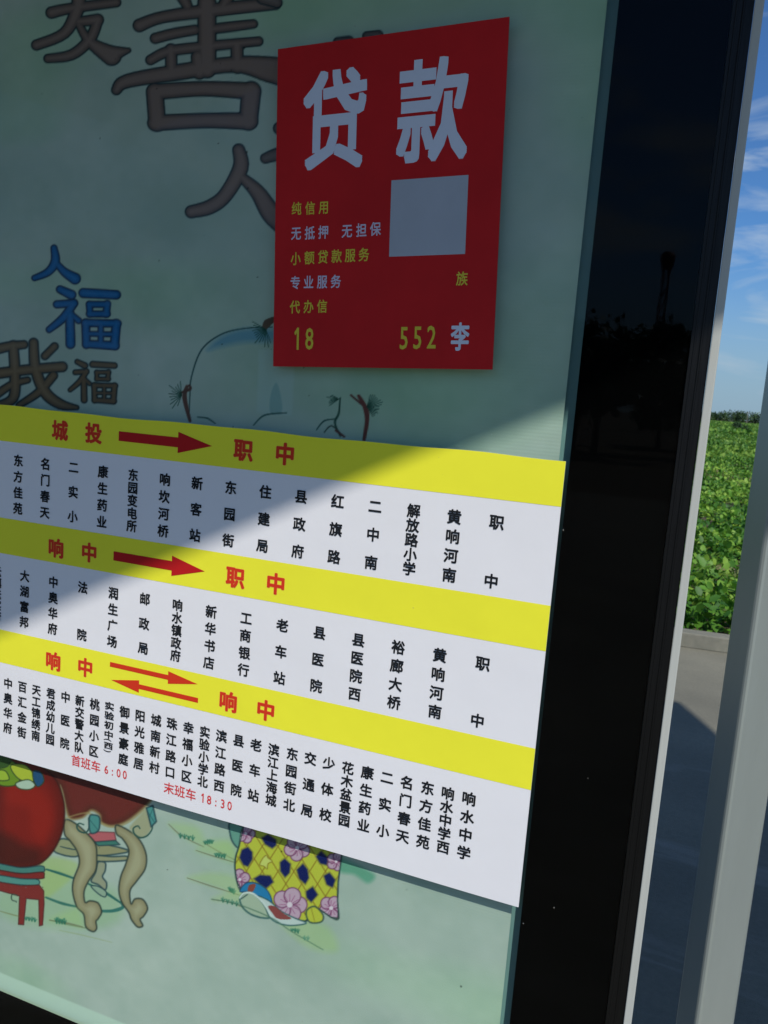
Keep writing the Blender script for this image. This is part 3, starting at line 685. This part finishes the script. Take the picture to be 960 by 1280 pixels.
def line_(pts, w, col=OUTL, a=1.0, sm=True, soft=.8):
    pts = smooth(pts) if sm and len(pts) > 2 else pts
    if not window(pts, w+4): return
    rr = [w/2*(1-.35*abs(2*i/(len(pts)-1)-1)) for i in range(len(pts))]
    blend(.5-dpoly(pts, rr)/soft*.7, col, a)
def area(pts, col, outline=OUTL, ow=1.4, closed_smooth=True, a=1.0, soft=.8, grade=None, gw=8):
    pts = smooth(pts, 5, True) if closed_smooth else pts
    if not window(pts, 8+soft): return
    d = dfill(pts)
    if grade is not None:
        t = np.clip(-d/gw, 0, 1)[..., None]; m = (np.clip(.5-d/soft, 0, 1)*a)[..., None]
        ART[SL] = ART[SL]*(1-m)+(np.array(grade, float)*(1-t)+np.array(col, float)*t)*m
    else: blend(.5-d/soft, col, a)
    if outline: blend(1-np.abs(d)/ow*.8, outline, .95)
def character(strokes, ox, oy, s, fill, edge, outl=(20, 40, 50), ow=1.35, hi=None):
    """brush lettering: union of strokes, darker towards its edge with a thin outline"""
    allp = [p for st in strokes for p in Z(ox, oy, s, st[0])]
    if not window(allp, 24): return
    d = None
    for pts, rad in strokes:
        pts = Z(ox, oy, s, pts); rad = [r/s for r in rad]
        if len(pts) > 2:
            sp = smooth([(p[0], p[1], r) for p, r in zip(pts, rad)], 5); pts = [(p[0], p[1]) for p in sp]; rad = [p[2] for p in sp]
        q = dpoly(pts, rad); k = 1.2
        if d is None: d = q
        else:
            h = np.clip(.5+.5*(d-q)/k, 0, 1); d = d*(1-h)+q*h-k*h*(1-h)
    t = np.clip(-d/6.0, 0, 1)[..., None]; m = np.clip(.5-d, 0, 1)[..., None]
    ART[SL] = ART[SL]*(1-m)+(np.array(edge, float)*(1-t)+np.array(fill, float)*t)*m
    blend(1-np.abs(d)/ow*.85, outl, .95)
BR, BE = (138, 112, 104), (92, 76, 72)
character([([(172, 42), (235, 28), (388, 8)], [19, 17, 15]), ([(262, -20), (258, 30), (215, 110), (122, 150)], [22, 22, 18, 17]), ([(262, 72), (326, 66)], [15, 19]),
           ([(326, 68), (300, 130), (240, 182), (160, 195)], [17, 18, 17, 14]), ([(262, 80), (300, 140), (372, 186)], [12, 17, 32]), ([(372, 180), (428, 168)], [28, 8])], 0, 0, 2.667, BR, BE)
character([([(465, 85), (540, 58), (700, 35), (918, 12)], [21, 19, 22, 20]), ([(605, -20), (625, 20)], [22, 16]), ([(770, -25), (740, 25)], [22, 16]), ([(690, 10), (690, 230)], [30, 30]),
           ([(518, 128), (580, 112), (650, 100)], [17, 17, 16]), ([(700, 98), (780, 88), (845, 80)], [16, 16, 14]), ([(502, 200), (560, 172), (660, 158), (862, 138)], [16, 17, 17, 15]),
           ([(570, 165), (572, 240)], [19, 19]), ([(660, 190), (665, 240)], [22, 24]), ([(790, 150), (792, 225)], [20, 20]),
           ([(388, 300), (425, 270), (600, 240), (780, 215), (900, 232), (960, 245)], [16, 22, 26, 26, 42, 46]),
           ([(520, 306), (680, 296), (838, 304)], [26, 24, 28]), ([(518, 410), (680, 402), (832, 404)], [26, 24, 28]), ([(516, 306), (524, 410)], [28, 28]), ([(838, 304), (828, 404)], [32, 30])], 0, 0, 2.667, BR, BE)
character([([(796, 500), (802, 560), (752, 650), (700, 690), (638, 706)], [20, 25, 23, 23, 20]), ([(800, 585), (858, 640), (905, 712), (960, 760)], [14, 24, 32, 34])], 0, 0, 2.667, BR, BE)
character([([(932, 428), (990, 410)], [20, 26]), ([(885, 528), (920, 516), (990, 500)], [16, 20, 26])], 0, 0, 2.667, (120, 104, 100), BE)
character([([(0, -10), (40, 8)], [24, 16]), ([(228, 130), (262, 126)], [14, 14]), ([(318, 112), (352, 108)], [14, 14])], 330, 0, 2.461, (120, 104, 100), BE)
BL, BLE = (36, 118, 176), (26, 86, 136)
bi = (16, 44, 74)
character([([(180, 80), (184, 125), (160, 160), (115, 180)], [10, 14, 12, 9]), ([(188, 130), (215, 160), (250, 182)], [9, 13, 18])], 0, 280, 2.667, BL, BLE, bi)
FU = [([(200, 218), (238, 236)], [12, 15]), ([(190, 268), (246, 264)], [12, 12]), ([(246, 264), (212, 312), (164, 352)], [13, 13, 10]), ([(233, 300), (235, 400)], [14, 15]), ([(238, 300), (262, 322)], [8, 10]),
      ([(278, 230), (388, 236)], [15, 14]), ([(298, 268), (358, 268)], [10, 10]), ([(298, 300), (358, 300)], [10, 10]), ([(298, 268), (300, 300)], [10, 10]), ([(358, 266), (354, 300)], [11, 11]),
      ([(284, 330), (392, 332)], [12, 12]), ([(288, 400), (384, 406)], [12, 14]), ([(286, 330), (288, 402)], [13, 13]), ([(388, 332), (382, 404)], [14, 14]), ([(288, 366), (384, 368)], [8, 8]), ([(336, 330), (336, 404)], [9, 9])]
character(FU, 0, 280, 2.667, BL, BLE, bi)
B2, B2E = (134, 108, 82), (98, 78, 60)
character([(([((x-164)*.66+234, (y-216)*.70+458) for x, y in p]), [r*.66 for r in rr]) for p, rr in FU], 0, 280, 2.667, B2, B2E, ow=1.3)
character([([(-20, 420), (30, 408), (80, 402)], [16, 15, 13]), ([(-20, 500), (90, 486), (208, 476)], [17, 16, 16]), ([(44, 405), (50, 500), (44, 580), (-10, 606)], [16, 17, 16, 12]), ([(-20, 575), (40, 535), (92, 520)], [13, 12, 10]),
           ([(112, 396), (118, 480), (150, 560), (200, 600), (256, 612)], [15, 17, 18, 16, 7]), ([(182, 408), (150, 440)], [12, 12]), ([(178, 505), (130, 560), (64, 604)], [14, 13, 10])], 0, 280, 2.667, B2, B2E, ow=1.5)
# pale shape with a darker arch and the round mound with pines
z7 = lambda p: Z(180, 380, 2.087, p)
area(z7([(300, 120), (345, 118), (350, 160), (392, 165), (386, 292), (294, 284)]), (182, 200, 190), None, closed_smooth=False, a=.55, soft=3)
area(z7([(330, 240), (345, 205), (358, 245), (358, 285), (330, 283)]), (140, 172, 164), None, a=.8, soft=2)
area(z7([(165, 120), (200, 85), (260, 65), (345, 68), (345, 96), (260, 100), (200, 112)]), (96, 150, 172), None, a=.75, soft=9)
line_(z7([(118, 290), (120, 240), (124, 190), (150, 120), (200, 80), (260, 64), (335, 60)]), 2.0, (44, 84, 84))
line_(z7([(140, 295), (165, 298), (186, 312)]), 2.2, (60, 100, 92)); line_(z7([(286, 316), (315, 290), (372, 284)]), 2.2, (60, 100, 92))
def pine(c, r, n, a0, a1, col=(28, 74, 60), w=1.3):
    for k in range(n):
        a = math.radians(a0+(a1-a0)*k/(n-1)); rr = r*(.75+.5*random.random())
        line_([c, (c[0]+rr*math.cos(a), c[1]-rr*math.sin(a))], w, col, sm=False)
line_(z7([(112, 215), (106, 245), (120, 305)]), 6, (104, 70, 62)); line_(z7([(95, 232), (120, 222), (118, 212)]), 4, (96, 64, 56))
pine(z7([(98, 238)])[0], 16, 11, 95, 250)
line_(z7([(338, 40), (322, 50), (315, 62)]), 10, (96, 74, 60)); pine(z7([(318, 66)])[0], 18, 13, 150, 290)
line_(z7([(560, 240), (576, 268), (582, 300), (574, 354)]), 6.5, (112, 58, 52)); pine(z7([(582, 268)])[0], 17, 15, -60, 75)
line_(z7([(540, 238), (568, 262)]), 4, (100, 56, 50))
line_(z7([(512, 245), (508, 285), (498, 310), (512, 345)]), 3, (40, 84, 70)); pine(z7([(508, 248)])[0], 12, 7, 150, 215)
line_(z7([(450, 328), (470, 305), (500, 300)]), 2, (40, 84, 76)); line_(z7([(470, 335), (490, 318), (520, 345)]), 2, (60, 80, 70)); line_(z7([(500, 330), (522, 346)]), 4, (110, 60, 56))
# lower drawing: red jars, stool, table
z5 = lambda p: Z(0, 920, 4.571, p)
area(z5([(260, 740), (420, 800), (650, 870), (700, 1020), (600, 1090), (420, 1110), (150, 1080), (0, 1010), (0, 900)]), (158, 190, 140), None, a=.55, soft=14)
area(z5([(230, 700), (430, 720), (420, 800), (260, 930), (240, 880)]), (176, 196, 112), None, a=.6, soft=6)
area(z5([(240, 190), (330, 200), (600, 260), (860, 340), (858, 372), (800, 430), (720, 490), (640, 515), (580, 495), (568, 450), (520, 425), (470, 465), (400, 470), (372, 400), (340, 290)]), (116, 44, 38), (150, 120, 80), 2.2, grade=(92, 44, 34), gw=10)
line_(z5([(372, 470), (500, 440), (560, 490), (640, 520), (730, 495), (820, 425)]), 3, (172, 150, 96), a=.6)
# far legs and stretchers
line_(z5([(265, 762), (340, 785), (440, 820)]), 3.4, (52, 110, 98)); line_(z5([(505, 845), (600, 895), (690, 955)]), 3.6, (52, 110, 98))
line_(z5([(262, 922), (350, 955), (435, 975)]), 3.6, (64, 120, 104)); line_(z5([(560, 1000), (640, 1000), (700, 980), (690, 950)]), 4.6, (60, 120, 108))
area(z5([(560, 720), (600, 725), (600, 770), (585, 805), (608, 840), (600, 880), (560, 850), (520, 830), (545, 780)]), (162, 160, 132))
area(z5([(520, 860), (560, 860), (605, 890), (600, 920), (565, 905)]), (156, 176, 150), ow=1.1)
area(z5([(330, 600), (380, 590), (500, 640), (430, 690), (310, 660)]), (160, 158, 118)); line_(z5([(345, 632), (400, 645), (430, 650)]), 1.5)
area(z5([(545, 615), (640, 628), (732, 655), (690, 672), (545, 682)]), (160, 152, 112)); area(z5([(545, 684), (640, 690), (722, 688), (716, 712), (552, 716)]), (164, 158, 120))
area(z5([(495, 562), (560, 548), (652, 552), (662, 596), (545, 606)]), (196, 100, 104), (120, 60, 64), closed_smooth=False, ow=1.0)
area(z5([(540, 606), (660, 598), (684, 622), (560, 628)]), (70, 124, 110), ow=1.0, closed_smooth=False)
TAN, TANE = (178, 168, 132), (150, 136, 100)
area(z5([(372, 480), (430, 500), (500, 562), (545, 620), (552, 700), (545, 770), (505, 830), (480, 890), (486, 950), (515, 942), (560, 955), (580, 1005), (560, 1045), (548, 1060), (552, 1100), (530, 1118), (490, 1090), (478, 1020), (438, 975), (415, 890), (420, 820), (452, 730), (440, 660), (400, 600), (368, 560)]), TAN, (48, 60, 54), grade=TANE, gw=9)
area(z5([(664, 510), (740, 545), (800, 600), (834, 680), (828, 760), (780, 830), (742, 885), (748, 960), (770, 932), (815, 935), (842, 985), (820, 1030), (800, 1050), (815, 1085), (785, 1092), (750, 1050), (735, 1010), (695, 950), (678, 880), (690, 800), (718, 730), (735, 655), (700, 590), (664, 560)]), TAN, (48, 60, 54), grade=TANE, gw=9)
area(z5([(740, 520), (800, 450), (850, 400), (872, 470), (855, 545), (815, 580), (765, 572), (750, 545)]), (172, 164, 124), None, a=.8, soft=3)
line_(z5([(865, 480), (868, 530), (840, 570), (800, 582), (768, 562), (760, 530), (785, 515), (798, 530)]), 2.2, (44, 84, 76))
line_(z5([(505, 470), (508, 520), (490, 552), (455, 545), (438, 520), (450, 500), (478, 508)]), 2.2, (44, 84, 76))
area(z5([(510, 462), (540, 452), (568, 470), (562, 540), (515, 552)]), (84, 146, 138)); area(z5([(835, 412), (872, 398), (892, 490), (862, 520)]), (84, 150, 144), closed_smooth=False)
line_(z5([(512, 480), (560, 540)]), 1.2, (50, 96, 96), sm=False); line_(z5([(840, 430), (885, 500)]), 1.2, (50, 96, 96), sm=False); line_(z5([(876, 405), (850, 470)]), 1.2, (50, 96, 96), sm=False)
# big red jar and the stool below it
area(z5([(0, 120), (200, 160), (310, 240), (358, 350), (368, 450), (350, 560), (300, 660), (225, 730), (120, 750), (-20, 750), (-20, 120)]), (138, 30, 22), (70, 24, 22), 1.6, grade=(104, 28, 22), gw=16)
area(z5([(-20, 560), (60, 570), (140, 620), (230, 650), (215, 725), (120, 745), (-20, 745)]), (66, 26, 20), None, a=.7, soft=14)
area(z5([(60, 260), (190, 280), (270, 360), (300, 480), (250, 600), (180, 560), (160, 420), (40, 380)]), (164, 36, 24), None, a=.6, soft=12)
line_(z5([(345, 280), (370, 380), (378, 480)]), 1.3, (160, 160, 120), a=.6)
for pts, c in (([(-20, 150), (60, 140), (120, 200), (90, 280), (-20, 270)], (120, 150, 40)), ([(60, 170), (140, 165), (190, 220), (180, 270), (100, 240)], (190, 196, 60)), ([(90, 270), (160, 250), (200, 280), (170, 305), (110, 300)], (190, 206, 180)),
               ([(190, 200), (235, 210), (250, 260), (215, 290), (190, 250)], (40, 84, 120)), ([(-20, 120), (60, 130), (40, 175), (-20, 180)], (60, 90, 40)), ([(-20, 200), (30, 200), (50, 250), (-20, 250)], (170, 190, 60))):
    area(z5(pts), c, (50, 70, 40), 1.0, soft=1.5)
area(z5([(-20, 728), (120, 752), (235, 742), (255, 760), (240, 778), (120, 785), (-20, 765)]), (78, 132, 120), ow=1.0)
area(z5([(-20, 765), (120, 786), (240, 778), (252, 800), (238, 815), (120, 815), (-20, 795)]), (140, 44, 40), (70, 30, 30), 1.0)
area(z5([(-20, 795), (120, 815), (215, 820), (216, 850), (120, 850), (-20, 830)]), (92, 150, 138), ow=1.0)
area(z5([(-20, 832), (120, 855), (225, 852), (250, 885), (252, 960), (244, 1080), (225, 1085), (222, 935), (150, 928), (136, 1078), (106, 1076), (112, 915), (-20, 878)]), (140, 48, 44), (90, 40, 40), 1.0, closed_smooth=False)
line_(z5([(100, 910), (70, 905), (68, 935), (95, 945)]), 1.5, (60, 80, 70))
def tuft(pts, n=4, up=5, col=(44, 116, 92)):
    pts = [np.array(p, float) for p in pts]
    for k in range(n):
        t = k/max(1, n-1); p = pts[0]*(1-t)+pts[1]*t
        for a in (55, 90, 125):
            q = p+np.array([math.cos(math.radians(a))*up*.6, -math.sin(math.radians(a))*up*random.uniform(.6, 1)]); line_([p, q], 2.0, col, a=.8, sm=False)
line_(z5([(0, 1000), (70, 1020), (110, 1030)]), 1.3, (130, 120, 70), a=.7); line_(z5([(285, 1052), (380, 1075), (500, 1100)]), 1.3, (90, 100, 60), a=.7)
tuft(z5([(150, 1050), (200, 1060)])); tuft(z5([(325, 1070), (370, 1075)])); line_(z5([(340, 1110), (480, 1140), (640, 1180)]), 1.5, (150, 160, 100), a=.4)
z1 = lambda p: Z(0, 930, 2.909, p)
for a_, b__, t_ in (([(612, 292), (660, 335), (740, 375)], [(655, 342), (700, 350)], 1), ([(740, 360), (800, 395), (860, 425)], [(745, 365), (770, 362)], 1), ([(712, 388), (780, 410), (850, 430)], [(785, 410), (815, 415)], 1),
                    ([(680, 488), (760, 515), (870, 550)], [(835, 535), (850, 545)], 1), ([(770, 566), (850, 580), (910, 610)], [(810, 575), (860, 588)], 1), ([(180, 640), (250, 652), (300, 665)], [(205, 645), (235, 652)], 1)):
    pts = z1(a_); area([(pts[0][0], pts[0][1]), pts[1], pts[2], (pts[2][0]-5, pts[2][1]-22), (pts[1][0], pts[1][1]-16)], (176, 204, 128), None, a=.45, soft=9)
    line_(pts, 1.3, (112, 104, 78), a=.8); tuft(z1(b__), 4, 6)
# child's patterned skirt and shoe
z6 = lambda p: Z(260, 1010, 4.8, p)
area(z6([(760, 290), (880, 330), (1000, 400), (960, 450), (880, 400), (790, 380)]), (60, 150, 110), None, a=.6, soft=6)
area(z6([(130, 90), (215, 120), (215, 190), (185, 240), (150, 210), (132, 160)]), (110, 160, 140))
area(z6([(420, 640), (700, 700), (780, 850), (640, 850), (500, 760)]), (176, 204, 128), None, a=.5, soft=10)
YE = (202, 200, 66)
area(z6([(215, 110), (330, 60), (480, 80), (800, 200), (800, 300), (782, 440), (778, 560), (784, 662), (740, 655), (668, 606), (640, 640), (580, 680), (500, 660), (430, 620), (380, 575), (300, 500), (205, 505), (172, 440), (160, 350), (166, 290), (185, 230)]), YE, (50, 74, 70))
def lattice():
    for k in range(-3, 8):
        x = 160+k*95
        line_(z6([(x, 640), (x+330, 120)]), 2.0, (150, 116, 36), a=.9, sm=False)
        line_(z6([(x, 120), (x+330, 640)]), 2.0, (150, 116, 36), a=.9, sm=False)
SKIRT = z6([(215, 110), (330, 60), (480, 80), (800, 200), (800, 300), (782, 440), (778, 560), (784, 662), (740, 655), (668, 606), (640, 640), (580, 680), (500, 660), (430, 620), (380, 575), (300, 500), (205, 505), (172, 440), (160, 350), (166, 290), (185, 230)])
window(SKIRT, 150); keepSL = SL; before = ART[SL].copy(); lattice(); SL = keepSL
dsk = dfill(smooth(SKIRT, 5, True)); m = (dsk < -.8)[..., None]; ART[SL] = np.where(m, ART[SL], before)
NV = (16, 30, 92)
for p in ([(200, 250), (240, 232), (268, 265), (268, 310), (240, 355), (210, 345), (185, 300)], [(318, 180), (360, 155), (410, 190), (412, 225), (385, 245), (340, 220)], [(430, 325), (460, 300), (498, 335), (492, 390), (462, 420), (432, 380)],
          [(530, 370), (570, 330), (600, 365), (608, 420), (585, 460), (545, 425)], [(270, 425), (310, 400), (375, 405), (395, 445), (350, 485), (310, 460)], [(585, 500), (630, 468), (662, 520), (620, 568), (590, 540)],
          [(645, 290), (680, 255), (728, 300), (715, 345), (672, 335)], [(692, 405), (730, 384), (768, 430), (750, 480), (710, 460)]):
    area(z6(p), NV, (150, 140, 60), 1.3, closed_smooth=False, soft=1.0)
area(z6([(330, 300), (350, 285), (360, 300), (385, 320), (360, 335), (355, 365), (335, 350), (310, 340)]), (214, 216, 110), (150, 126, 40), 1.0)
def flower(cx, cy_, r, n=5, a0=0):
    c = z6([(cx, cy_)])[0]; rr = r/4.8
    for k in range(n):
        a = a0+k*2*math.pi/n; p = (c[0]+rr*.55*math.cos(a), c[1]+rr*.55*math.sin(a))
        area([(p[0]+rr*.5*math.cos(t), p[1]+rr*.5*math.sin(t)) for t in np.linspace(0, 2*math.pi, 8, endpoint=False)], (206, 168, 184), (120, 60, 96), 1.1)
    for k in range(12):
        a = k*math.pi/6; line_([c, (c[0]+rr*.62*math.cos(a), c[1]+rr*.62*math.sin(a))], 1.0, (150, 60, 110), a=.8, sm=False)
    area([(c[0]+rr*.17*math.cos(t), c[1]+rr*.17*math.sin(t)) for t in np.linspace(0, 2*math.pi, 8, endpoint=False)], (236, 214, 220), None)
window(SKIRT, 150); keepSL = SL; before = ART[SL].copy()
flower(490, 580, 100); flower(535, 240, 75, a0=.4); flower(740, 600, 72, a0=.2); flower(190, 430, 60, a0=.9); flower(225, 155, 55); flower(770, 320, 55)
SL = keepSL; dsk = dfill(smooth(SKIRT, 5, True)); m = (dsk < -.3)[..., None]; ART[SL] = np.where(m, ART[SL], before)
line_(SKIRT+[SKIRT[0]], 1.8, (50, 74, 70), sm=False)
area(z6([(190, 500), (230, 450), (300, 455), (360, 500), (385, 570), (350, 575), (300, 530), (240, 505)]), (40, 128, 176), (30, 70, 100), 1.0)
area(z6([(245, 465), (285, 458), (270, 500), (240, 505)]), (150, 74, 60), None)
area(z6([(190, 550), (215, 512), (270, 515), (330, 570), (375, 650), (330, 660), (260, 640), (210, 600)]), (178, 190, 162), (40, 86, 86), 1.5)
area(z6([(300, 530), (370, 560), (440, 620), (520, 660), (590, 690), (500, 705), (420, 690), (370, 655), (340, 590)]), (206, 214, 206), (40, 86, 86), 1.2)
area(z6([(360, 590), (400, 590), (450, 630), (500, 665), (420, 665), (385, 630)]), (150, 74, 70), None)
line_(z6([(190, 540), (215, 512), (270, 515), (330, 570), (380, 650)]), 2.6, (220, 226, 216)); line_(z6([(200, 545), (235, 520)]), 2, (50, 80, 80))
area(z6([(590, 620), (640, 590), (690, 640), (680, 682), (610, 684)]), YE, (50, 74, 70)); line_(z6([(620, 600), (640, 680)]), 1.2, (150, 126, 40))
line_(z6([(20, 548), (180, 580), (380, 660), (500, 740), (690, 850)]), 1.6, (84, 120, 96), a=.8); tuft(z6([(505, 740), (540, 750)]), 3); tuft(z6([(580, 790), (600, 790)]), 2, col=(96, 150, 120))
# paler strip along the bottom, scattered dirt
zz = P(60, 1240, GAP)[2]
SL = (slice(None), slice(None))
blend(np.clip((zz-GZ)/.004+.5, 0, 1), (204, 222, 200), .85)
for _ in range(70):
    p = P(rng.uniform(0, 620), rng.uniform(60, 1260), GAP); j = np.searchsorted(gz, p[2]); i = np.searchsorted(gx, p[0])
    if 0 < j < H_-2 and 0 < i < W_-2:
        ART[j:j+rng.integers(1, 3), i:i+rng.integers(1, 3)] *= .6
ART = np.clip(ART, 3, 245)
V = np.stack([GX, GAP+.0016*(vnoise(.30, .5, 21)-.5)+.00008*np.sin(GZ*2*np.pi/.0045)*np.clip((GX-MX1+.35)/.3, 0, 1), GZ], -1).reshape(-1, 3)
idx = np.arange(H_*W_).reshape(H_, W_)
Fq = np.stack([idx[:-1, :-1], idx[:-1, 1:], idx[1:, 1:], idx[1:, :-1]], -1).reshape(-1, 4)
M_mural = bpy.data.materials.new('mural_print'); M_mural.use_nodes = True; t = M_mural.node_tree; bs = t.nodes['Principled BSDF']
at = t.nodes.new('ShaderNodeAttribute'); at.attribute_name = 'paint'; t.links.new(at.outputs['Color'], bs.inputs['Base Color']); bs.inputs['Roughness'].default_value = .7
bs.inputs['Specular IOR Level'].default_value = .2
mural = rawmesh('mural_print', V, Fq, M_mural, colors=lin(ART.reshape(-1, 3)), smooth=True)
tag(mural, 'pale green printed folk picture with brown brush characters and red jars behind the glass', 'poster')
